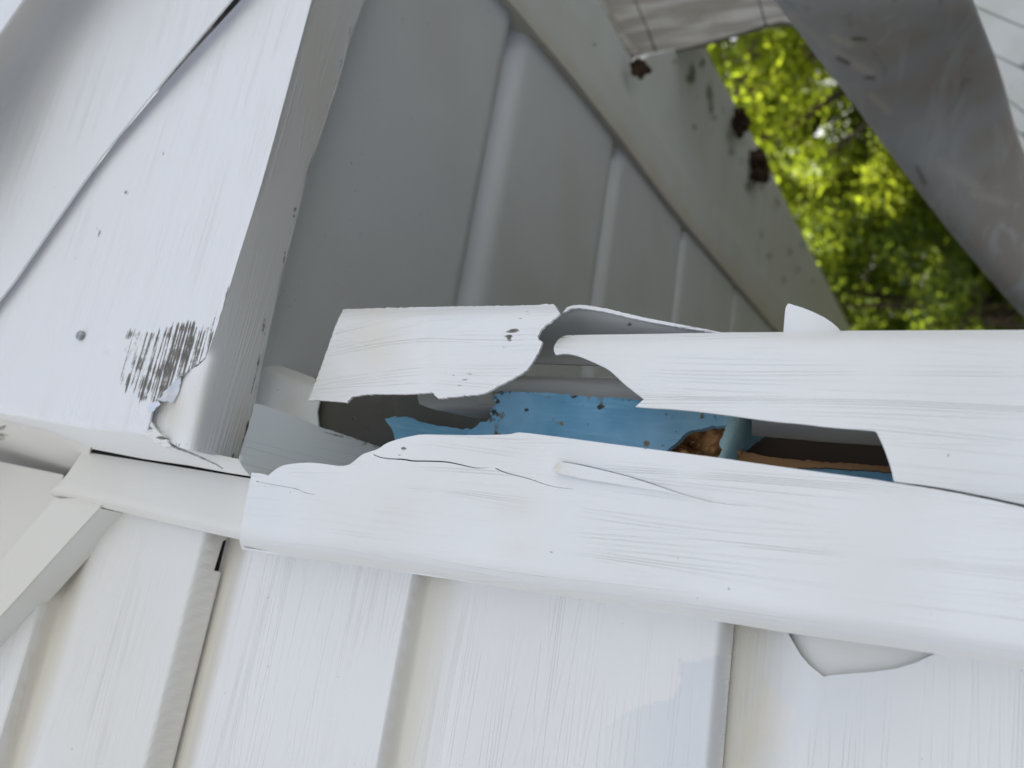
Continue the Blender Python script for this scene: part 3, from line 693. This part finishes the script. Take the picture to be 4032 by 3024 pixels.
# ------------------------------------------------------------------ the broken corner post
cp = thing('corner_post', (.06, .31, .1), 'broken white vinyl corner post torn open to show blue foam inside', 'corner post')
YP = .300
LE = [(952, 2163), (1130, 2190), (1367, 2220), (1695, 2270), (2016, 2316), (2450, 2386), (2873, 2453), (3110, 2494), (3675, 2571), (4017, 2630), (4300, 2680), (5000, 2800)]
lex, ley = [p[0] for p in LE], [p[1] for p in LE]
def lowY(px, py, X, Z):
    e = np.interp(px, lex, ley); d = e - py
    roll = .016 * np.clip(1 - d / 120, 0, 1) ** 2.2
    top = np.interp(px, [1000, 1500, 2050, 2550, 3155, 3520, 4031], [1862, 1765, 1702, 1767, 1850, 1900, 1995])
    lift = -.0035 * np.clip(1 - (py - top) / 260, 0, 1) ** 2 * sstep((px - 1300) / 500) * (1 - sstep((px - 3300) / 400))
    wave = .0012 * np.sin(px / 160. + .6) * np.sin(py / 210.)
    left = .004 * np.exp(-((px - 960) / 150) ** 2)
    return YP + roll + lift + wave + left
low = [(990, 1861), (1030, 1864), (1057, 1872), (1073, 1857), (1100, 1838), (1130, 1828), (1200, 1821), (1250, 1823), (1300, 1830), (1345, 1836), (1375, 1830), (1395, 1815), (1427, 1788), (1452, 1780), (1492, 1767), (1520, 1745), (1570, 1728),
       (1620, 1717), (1660, 1710), (1750, 1712), (1850, 1714), (1950, 1712), (2010, 1710), (2030, 1704), (2050, 1702), (2150, 1714), (2250, 1727), (2550, 1767), (2850, 1805), (2926, 1817), (3176, 1852), (3426, 1885), (3521, 1901),
       (3676, 1924), (3826, 1952), (4031, 1997), (4300, 2062), (5000, 2230)] + LE[::-1] + [(945, 2142), (943, 2118), (957, 2030), (970, 1960), (984, 1900)]
def slit(pts, w0, w1=None):
    """narrow crack polygon around a polyline, widest near its start"""
    n = len(pts); a = []; b = []
    for i, (x, y) in enumerate(pts):
        t = i / (n - 1); w_ = w0 * math.sin(math.pi * min(1, .18 + t * .82)) ** .7 if w1 is None else w0 + (w1 - w0) * t
        w_ = max(w_, .5)
        a.append((x, y - w_ / 2)); b.append((x, y + w_ / 2))
    return a + b[::-1]
c1 = slit([(1470, 1790), (1500, 1802), (1540, 1807), (1590, 1808), (1622, 1815), (1680, 1815), (1750, 1817), (1800, 1826), (1860, 1841), (1895, 1844), (1925, 1838)], 6)
c2 = slit([(1950, 1843), (1985, 1860), (2050, 1876), (2100, 1890), (2150, 1909), (2200, 1920), (2260, 1926)], 4, 1)
c3 = slit([(2215, 1818), (2300, 1832), (2400, 1856), (2500, 1882), (2600, 1915), (2700, 1950), (2820, 1980), (2950, 1993)], 4.5, 1)
c4 = slit([(2172, 1852), (2230, 1870), (2300, 1884), (2400, 1900)], 3.5, 1)
c5 = slit([(1010, 1895), (1060, 1906), (1120, 1916), (1170, 1925), (1200, 1940), (1240, 1948)], 2.6, 1.2)
sheet('lower_sheet', low, onY(lowY), M_post, cp, .0012, step=17, it=1, holes=[c1, c2, c3, c4, c5],
      attrs={'warm': addf(blobs([(2030, 2000, 90, .18, 60), (1560, 2000, 120, .12), (2040, 2160, 70, .14, 60)]), lambda px, py: .28 * np.exp(-((np.interp(px, lex, ley) - py) / 34) ** 2)),
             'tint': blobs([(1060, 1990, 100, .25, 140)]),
             'dirt': blobs([(1590, 1760, 5, .6), (1625, 1722, 6, .6), (1570, 1795, 10, .8, 5), (1625, 1748, 6, .9, 5), (1740, 1735, 5, .9), (2540, 1770, 8, .6)])})
# thin raised flap beside the long crack
sheet('raised_flap', [(2167, 1852), (2200, 1815), (2300, 1834), (2400, 1858), (2500, 1884), (2600, 1918), (2700, 1953), (2800, 1978), (2640, 1940), (2500, 1916), (2340, 1892), (2250, 1876)],
      onY(lambda px, py, X, Z: YP - .0026 - .001 * np.exp(-((px - 2190) / 60) ** 2)), M_post, cp, .0011, step=14, it=1, attrs={'warm': blobs([(2190, 1835, 24, .6)])})
a3 = [onY(YP + .0155)(np.array(float(x)), np.array(float(y))) for x, y in LE]
loft('side_return', a3, [p + np.array([.002, .026, 0]) for p in a3], M_post, cp, .001, (1, 0, 0))
a3 = [onY(YP + .004)(np.array(float(x)), np.array(float(y))) for x, y in [(990, 1861), (970, 1960), (943, 2120), (952, 2163)]]

UT = [(2250, 1319), (2550, 1315), (2850, 1309), (3155, 1307), (3351, 1302), (4031, 1299), (4300, 1297), (5000, 1290)]
def upY(px, py, X, Z):
    e = np.interp(px, [p[0] for p in UT], [p[1] for p in UT]); d = py - e
    roll = .013 * np.clip(1 - d / 90, 0, 1) ** 2.5
    wave = .0008 * np.sin(px / 210. + 1.)
    tip = -.002 * np.exp(-((px - 2200) / 150) ** 2)
    bot = .003 * sstep((py - 1750) / 300) * sstep((px - 3500) / 400)
    return YP - .001 + roll + wave + tip + bot
up = [(2535, 1572), (2500, 1545), (2450, 1505), (2420, 1475), (2390, 1450), (2325, 1420), (2270, 1398), (2225, 1390), (2187, 1396), (2179, 1377), (2185, 1355), (2200, 1335), (2220, 1322)] + UT + \
     [(5000, 2222), (4300, 2052), (4031, 1986), (3826, 1943), (3676, 1914), (3526, 1896), (3519, 1893), (3508, 1840), (3480, 1760), (3452, 1702), (3446, 1697), (3426, 1694), (3250, 1681), (3156, 1668), (3050, 1660), (2926, 1643), (2850, 1632), (2675, 1612), (2540, 1605), (2502, 1601)]
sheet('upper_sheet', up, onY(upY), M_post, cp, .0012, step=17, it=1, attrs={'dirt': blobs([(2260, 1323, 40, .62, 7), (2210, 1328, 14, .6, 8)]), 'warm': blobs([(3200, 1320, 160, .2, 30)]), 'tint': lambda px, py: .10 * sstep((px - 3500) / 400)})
# the whole post below the frame
zq = zof(4980, 1800, YP); box('lower_post', (-.075, YP, .06), (.112, .352, 3 + zq - .001), M_post, cp)
# upper rolled side of the post going back from the top edge
a3 = [onY(YP + .0125)(np.array(float(x)), np.array(float(y))) for x, y in UT[2:]]
loft('far_return', a3, [p + np.array([-.004, .03, 0]) for p in a3], M_post, cp, .001, (-1, 0, 0))
frag = [(1352, 1217), (1650, 1209), (1950, 1204), (2100, 1202), (2145, 1197), (2180, 1198), (2192, 1215), (2205, 1235), (2175, 1260), (2130, 1295), (2117, 1325), (2121, 1338), (2135, 1345), (2125, 1375), (2110, 1405), (2090, 1435), (2070, 1462), (1950, 1527), (1902, 1552),
        (1795, 1561), (1725, 1569), (1700, 1545), (1600, 1552), (1450, 1550), (1385, 1562), (1367, 1584), (1300, 1579), (1258, 1575), (1215, 1577), (1270, 1430), (1325, 1270)]
def frY(px, py, X, Z):
    d = py - np.interp(px, [1352, 1950, 2180], [1217, 1204, 1198]); roll = .010 * np.clip(1 - d / 60, 0, 1) ** 2.5
    back = .030 * np.clip((1690 - px) / 475, 0, 1) ** 1.3
    return YP - .004 + roll + back - .002 * sstep((px - 1900) / 300) + .0006 * np.sin(px / 120.)
tr1 = blobs([(2075, 1230, 18, .72, 8), (2050, 1255, 16, .8, 6), (2040, 1270, 14, .85, 7), (2025, 1297, 18, .85, 5), (2015, 1310, 20, .8, 5), (2005, 1330, 14, .9, 12), (1985, 1360, 20, .7, 8), (1930, 1415, 16, .7, 9), (1878, 1440, 12, .8, 6), (1850, 1476, 24, .75, 5), (1830, 1498, 24, .72, 5), (1810, 1515, 20, .7, 8), (1785, 1480, 8, .8, 4)])
stf = [(1650, 1360), (1750, 1310), (1860, 1265), (1950, 1232), (2090, 1212), (2110, 1202), (1352, 1217), (1330, 1300)]
sheet('torn_piece', frag, onY(frY), M_post, cp, .0014, step=9, it=1, rough=1.0, attrs={'dirt': lambda px, py: tr1(px, py) * 1.15, 'warm': addf(blobs([(1480, 1340, 150, .5, 190), (1300, 1500, 160, .3, 160)]), lambda px, py: .3 * np.exp(-((px - 1290 - (1577 - py) * .2) / 40) ** 2) * 0), 'tint': addf(polyf([(1640, 1366), (1750, 1312), (1860, 1267), (1960, 1234), (2085, 1216), (2085, 1195), (1640, 1200)], .13))})  # eave box shade on the left and a soft reflection, put into colour
# curled tab above the post
sheet('curled_tab', [(3082, 1345), (3086, 1290), (3092, 1215), (3098, 1200), (3106, 1195), (3181, 1218), (3263, 1258), (3312, 1302), (3330, 1345)], onY(lambda px, py, X, Z: .315 + .004 * ((px - 3190) / 120.) ** 2 * .4), M_post, cp, .0013, step=16, it=1)
# far inside of the post seen through the break
def inY(px, py, X, Z):
    t = np.interp(px, [1900, 2290, 2500, 2860], [1203, 1201, 1245, 1312]); d = (py - t)
    return .322 + .030 * sstep(d / 240)
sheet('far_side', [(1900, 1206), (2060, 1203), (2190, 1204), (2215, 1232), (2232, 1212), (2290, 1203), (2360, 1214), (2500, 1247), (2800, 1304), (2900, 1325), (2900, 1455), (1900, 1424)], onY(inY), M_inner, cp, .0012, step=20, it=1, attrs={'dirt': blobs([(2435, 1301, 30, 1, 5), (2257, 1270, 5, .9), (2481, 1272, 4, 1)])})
sheet('torn_rim', [(2214, 1233), (2228, 1214), (2245, 1203), (2290, 1199), (2360, 1210), (2430, 1224), (2500, 1243), (2650, 1272), (2800, 1300), (2860, 1312), (2800, 1309), (2650, 1284), (2500, 1256), (2430, 1238), (2360, 1224), (2290, 1213), (2250, 1214), (2226, 1228)], onY(.3205), M_post, cp, .0015, step=8, rough=.8, it=1)
def groY(px, py, X, Z):
    g_ = np.interp(px, [1900, 2450, 2900], [1470, 1487, 1500]); d = py - g_
    return .338 + .030 * np.clip(1 - (d + 8) / 26, 0, 1) ** 1.2 - .004 * np.clip(d / 100, 0, 1)
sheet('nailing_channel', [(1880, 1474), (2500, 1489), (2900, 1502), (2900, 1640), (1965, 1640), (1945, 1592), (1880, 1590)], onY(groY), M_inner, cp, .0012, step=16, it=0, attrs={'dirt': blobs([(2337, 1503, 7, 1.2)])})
# left part of the inside: channel running up under the eave, and the lower leg of the post in shade
def f1Y(px, py, X, Z):
    e = np.interp(px, [1035, 1235, 1700], [1418, 1492, 1560]); return .335 + .038 * np.clip((px - 1000) / 560, 0, 1) + .010 * np.clip(1 - (py - e) / 45, 0, 1) ** 2 * (px < 1500)
sheet('inner_channel', [(1000, 1404), (1035, 1414), (1238, 1488), (1262, 1560), (1248, 1620), (1256, 1705), (960, 1600)], onY(f1Y), M_soff, cp, .0012, step=16, it=0)
sheet('inner_back', [(1180, 1480), (1500, 1510), (1760, 1530), (1960, 1545), (1960, 1800), (1500, 1800), (1180, 1700)], onY(lambda px, py, X, Z: f1Y(px, py, X, Z) + .004), M_inshade, cp, .0012, step=20, it=0,
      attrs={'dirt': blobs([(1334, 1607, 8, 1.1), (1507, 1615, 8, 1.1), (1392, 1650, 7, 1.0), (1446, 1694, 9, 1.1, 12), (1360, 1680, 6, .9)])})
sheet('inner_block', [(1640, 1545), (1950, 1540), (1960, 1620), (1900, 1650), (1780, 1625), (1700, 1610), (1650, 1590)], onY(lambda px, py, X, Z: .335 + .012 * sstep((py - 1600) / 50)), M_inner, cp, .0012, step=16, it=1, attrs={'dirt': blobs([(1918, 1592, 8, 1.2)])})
def f2Y(px, py, X, Z):
    e = np.interp(px, [940, 1075, 1300], [1812, 1852, 1900]); return .301 + .058 * np.clip((px - 945) / 560, 0, 1)
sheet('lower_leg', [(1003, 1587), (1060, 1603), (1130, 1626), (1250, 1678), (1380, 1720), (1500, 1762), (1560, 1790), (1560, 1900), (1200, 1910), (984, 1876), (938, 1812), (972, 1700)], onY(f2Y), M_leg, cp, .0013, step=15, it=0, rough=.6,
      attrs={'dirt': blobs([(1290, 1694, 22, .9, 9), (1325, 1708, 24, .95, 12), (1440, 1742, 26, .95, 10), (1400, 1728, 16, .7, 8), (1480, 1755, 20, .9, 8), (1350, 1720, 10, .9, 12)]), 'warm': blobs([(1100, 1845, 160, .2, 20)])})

# ------------------------------------------------------------------ foam, rotten wood and lath inside
fo = thing('foam_insert', (.08, .33, 2.9), 'torn blue foam insert showing through the split in the post', 'foam')
def foY(px, py, X, Z):
    fold = sstep((px - 2885 + (py - 1700) * .35) / 150)
    ridge = -.004 * np.exp(-((px - 2850 + (py - 1700) * .3) / 45) ** 2)
    return .3275 + .035 * fold + ridge + .006 * sstep((1720 - py) / 130) * 0 + .0015 * np.sin(px / 130.) + .004 * sstep((2080 - px) / 120)
fpoly = [(1940, 1541), (2050, 1542), (2225, 1550), (2250, 1562), (2275, 1556), (2330, 1562), (2400, 1565), (2525, 1577), (2700, 1600), (2900, 1636), (3000, 1650), (3040, 1655), (3022, 1690), (3000, 1717), (2975, 1730), (2950, 1752), (2925, 1770), (2900, 1800), (2870, 1880),
         (2300, 1880), (1780, 1800), (1850, 1695), (1875, 1680), (1890, 1662), (1915, 1660), (1935, 1640), (1928, 1622), (1950, 1600), (1952, 1580), (1937, 1565)]
whole = [(2610, 1785), (2640, 1762), (2675, 1735), (2690, 1712), (2715, 1695), (2760, 1690), (2795, 1682), (2805, 1675), (2830, 1680), (2860, 1674), (2850, 1700), (2846, 1716), (2835, 1735), (2832, 1752), (2842, 1770), (2830, 1800), (2790, 1850), (2620, 1830)]
sheet('foam_sheet', fpoly, onY(foY), M_foam, fo, .004, step=14, it=1, rough=2.2, holes=[whole],
      attrs={'pale': lambda px, py: .30 * sstep((px - 2450) / 320) + .62 * np.exp(-((px - 2880 + (py - 1700) * .45) / 36) ** 2), 'dirt': addf(blobs([(2098, 1605, 12, 1, 22), (2072, 1618, 8, 1, 10), (2370, 1597, 16, 1.2, 14), (2336, 1603, 7, 1, 12), (2625, 1627, 14, 1.2, 12), (2765, 1640, 10, 1, 12), (2815, 1640, 9, 1, 12), (2540, 1750, 22, 1, 16), (2612, 1757, 24, .9, 12),
            (2217, 1675, 8, 1.2), (2190, 1665, 25, .75, 18), (2260, 1662, 5, 1.1), (2575, 1704, 8, .9, 5), (2105, 1708, 14, 1.1, 6), (2660, 1700, 5, 1)]), lambda px, py: .75 * np.exp(-((px - 1945) / 22) ** 2), lambda px, py: .5 * np.exp(-((py - np.interp(px, [1940, 2525, 3040], [1541, 1577, 1655])) / 14) ** 2))})
sheet('foam_scrap', [(1515, 1648), (1560, 1640), (1620, 1642), (1655, 1664), (1760, 1682), (1850, 1692), (1870, 1760), (1700, 1790), (1560, 1740), (1545, 1690)], plane3([(1520, 1650, .352), (1850, 1695, .356), (1600, 1760, .346)]), M_foam, fo, .004, step=14, rough=2)
sheet('foam_scrap', [(3040, 1830), (3176, 1832), (3520, 1858), (3600, 1900), (3560, 1990), (3000, 1960), (2960, 1880)], onY(.340), M_foam, fo, .004, step=20, rough=1.5)
sheet('foam_scrap', [(2880, 1812), (2960, 1805), (3060, 1812), (3100, 1835), (3060, 1880), (2880, 1870)], onY(.3385), M_foam, fo, .004, step=14, rough=2)
rw = thing('rotten_wood', (.08, .345, 2.85), 'orange brown rotten wood in the hole of the blue foam', 'wood')
def rwY(px, py, X, Z):
    return .337 + .003 * np.sin(px / 17.) * np.sin(py / 13.) + .012 * np.exp(-((px - 2740) / 40) ** 2 - ((py - 1745) / 35) ** 2)
q = NT('splintered_wood'); P_ = q.pos(); n1 = q.noise(P_, (1, 1, 1), 120, 6, .5); n2 = q.noise(P_, (60, 60, 500), 1, 4)
cc = q.mix(q.ramp(n1, .38, .62), (.34, .14, .05), (.74, .42, .18)); cc = q.mix(q.ramp(n2, .5, .75, 0, .6), cc, (.55, .33, .15)); cc = q.mix(q.attr('dirt'), cc, (.02, .012, .008))
q.l(cc, q.b.inputs['Base Color']); q.b.inputs['Roughness'].default_value = .9; q.l(q.bump(n1, .002), q.b.inputs['Normal']); M_spl = q.m
sheet('plank', [(2560, 1650), (2900, 1640), (2920, 1860), (2560, 1860)], onY(rwY), M_spl, rw, .01, step=9, it=0, attrs={'dirt': blobs([(2716, 1748, 24, .85, 24), (2780, 1786, 50, .8, 9)])})
for i, (x0, y0, x1, y1) in enumerate([(2738, 1790, 2760, 1779), (2760, 1792, 2772, 1786), (2720, 1750, 2745, 1730), (2700, 1735, 2740, 1748), (2745, 1740, 2760, 1765)]):
    tube('splinter', [onY(.331)(np.array(float(x0)), np.array(float(y0))), onY(.3295)(np.array((x0 + x1) / 2.), np.array((y0 + y1) / 2. - 2)), onY(.331)(np.array(float(x1)), np.array(float(y1)))], .0002, M_strip, rw, 5)
la = thing('wood_lath', (.07, .345, 2.8), 'thin brown wood lath at the bottom of the dark split', 'lath')
sheet('strip', [(2900, 1775), (2960, 1782), (3026, 1800), (3150, 1812), (3506, 1836), (3620, 1850), (3620, 1872), (3506, 1857), (3350, 1846), (3176, 1838), (3080, 1850), (2990, 1838), (2900, 1815)], onY(.3375), M_strip, la, .006, step=12, rough=1.8)
# back of the upper sheet's inner wall above the dark gap
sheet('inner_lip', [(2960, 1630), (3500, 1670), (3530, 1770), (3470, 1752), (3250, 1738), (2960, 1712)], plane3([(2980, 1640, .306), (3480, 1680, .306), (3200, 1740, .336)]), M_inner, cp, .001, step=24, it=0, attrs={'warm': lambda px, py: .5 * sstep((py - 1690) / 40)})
# caps to keep daylight out of the hollow
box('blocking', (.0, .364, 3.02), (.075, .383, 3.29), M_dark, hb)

# ------------------------------------------------------------------ trees
def leafmat(name, c1, c2):
    q = NT(name); P = q.pos(); n = q.noise(P, (1, 1, 1), 1.6, 4); n2 = q.noise(P, (1, 1, 1), 18, 1)
    c = q.mix(q.ramp(n, .35, .65), c1, c2); c = q.mix(q.ramp(n2, .66, .74, 0, .6), c, (.28, .18, .09))
    d = q.b; q.l(c, d.inputs['Base Color']); d.inputs['Roughness'].default_value = .75; d.inputs['Specular IOR Level'].default_value = .2
    tl_ = q.n('ShaderNodeBsdfTranslucent'); ct_ = q.mix(.5, c, (.45, .56, .04)); q.l(ct_, tl_.inputs[0])
    ms = q.n('ShaderNodeMixShader'); ms.inputs[0].default_value = .5; q.l(d.outputs[0], ms.inputs[1]); q.l(tl_.outputs[0], ms.inputs[2]); q.l(ms.outputs[0], q.out.inputs[0]); return q.m
LM = [leafmat('leaves_yellow_green', (.14, .19, .01), (.24, .27, .015)), leafmat('leaves_mid_green', (.07, .12, .015), (.14, .18, .02)), leafmat('leaves_dark_green', (.035, .07, .02), (.07, .11, .02))]
def tree(x, y, h, r, mat, label, seed, nleaf, ncl, lo=.18, lsz=.05):
    nleaf = int(nleaf * 1.7); lsz *= .72
    rg = np.random.default_rng(seed); t = thing('tree', (x, y, 0), label, 'tree')
    top = h * .8
    pts = [np.array([x + .15 * math.sin(i), y + .12 * math.cos(i * 1.7), top * i / 7]) for i in range(8)]
    tube('trunk', pts, [.17 * (1 - i / 9) * h / 6 for i in range(8)], M_bark, t, 10)
    cen = []
    for i in range(ncl):
        a = rg.uniform(0, 2 * math.pi); zz_ = lo + (1 - lo) * rg.uniform(0, 1) ** .9
        rr_ = r * (math.sin(math.pi * min(max((zz_ - lo) / (1 - lo), .03), .97)) ** .55) * rg.uniform(.45, 1) ** .6
        cen.append((x + rr_ * math.cos(a), y + rr_ * math.sin(a), h * zz_, rg.uniform(.16, .42)))
    Vb = []
    for k in range(16):
        c = cen[rg.integers(ncl)]; z0 = c[2] * rg.uniform(.45, .75); b = np.array([x, y, z0]); e = np.array(c[:3]); m_ = (b + e) / 2 + [0, 0, .12]
        tube('limb', [b, m_, e], [.05, .03, .01], M_bark, t, 6)
    cen = np.array(cen); idx = rg.integers(0, ncl, nleaf)
    d = rg.normal(0, 1, (nleaf, 3)); d /= np.linalg.norm(d, axis=1)[:, None]; rad = rg.uniform(.3, 1, nleaf) ** .6
    c = cen[idx, :3] + d * (rad * cen[idx, 3])[:, None] * [1, 1, .75]
    nrm = rg.normal(0, 1, (nleaf, 3)) + [0, 0, .7]; nrm /= np.linalg.norm(nrm, axis=1)[:, None]
    a = np.cross(nrm, rg.normal(0, 1, (nleaf, 3))); a /= np.linalg.norm(a, axis=1)[:, None]; b = np.cross(nrm, a)
    s_ = lsz * rg.uniform(.6, 1.25, nleaf)[:, None]
    V = np.stack([c - a * s_, c - b * s_ * .45, c + a * s_, c + b * s_ * .45], 1).reshape(-1, 3)
    F = np.arange(nleaf * 4).reshape(-1, 4).tolist()
    link_mesh('crown', V, F, mat, t, smooth=False)
tree(4.9, 6.0, 6.0, 1.7, LM[0], 'sunlit yellow green leafy tree, nearest the eave and tallest in the gap', 11, 52000, 300, .30)
tree(3.2, 7.6, 4.0, 1.8, LM[2], 'mid green leafy tree low in the gap beside the curled tab', 12, 42000, 240, .10)
tree(5.2, 8.8, 6.2, 2.2, LM[2], 'dark green dense tree filling the back of the gap', 13, 60000, 300, .08, .055)
tree(1.9, 9.8, 4.6, 1.9, LM[2], 'dark green shaded tree rising at the right frame edge above the post', 14, 40000, 220, .05, .055)
tree(3.5, 13.0, 5.6, 3.2, LM[2], 'farthest dark tree mass closing the bottom of the gap', 16, 60000, 300, .04, .08)
tree(8.2, 9.0, 6.6, 2.6, LM[1], 'broad green tree behind the wooden end boards and downspout', 15, 40000, 260, .08, .06)
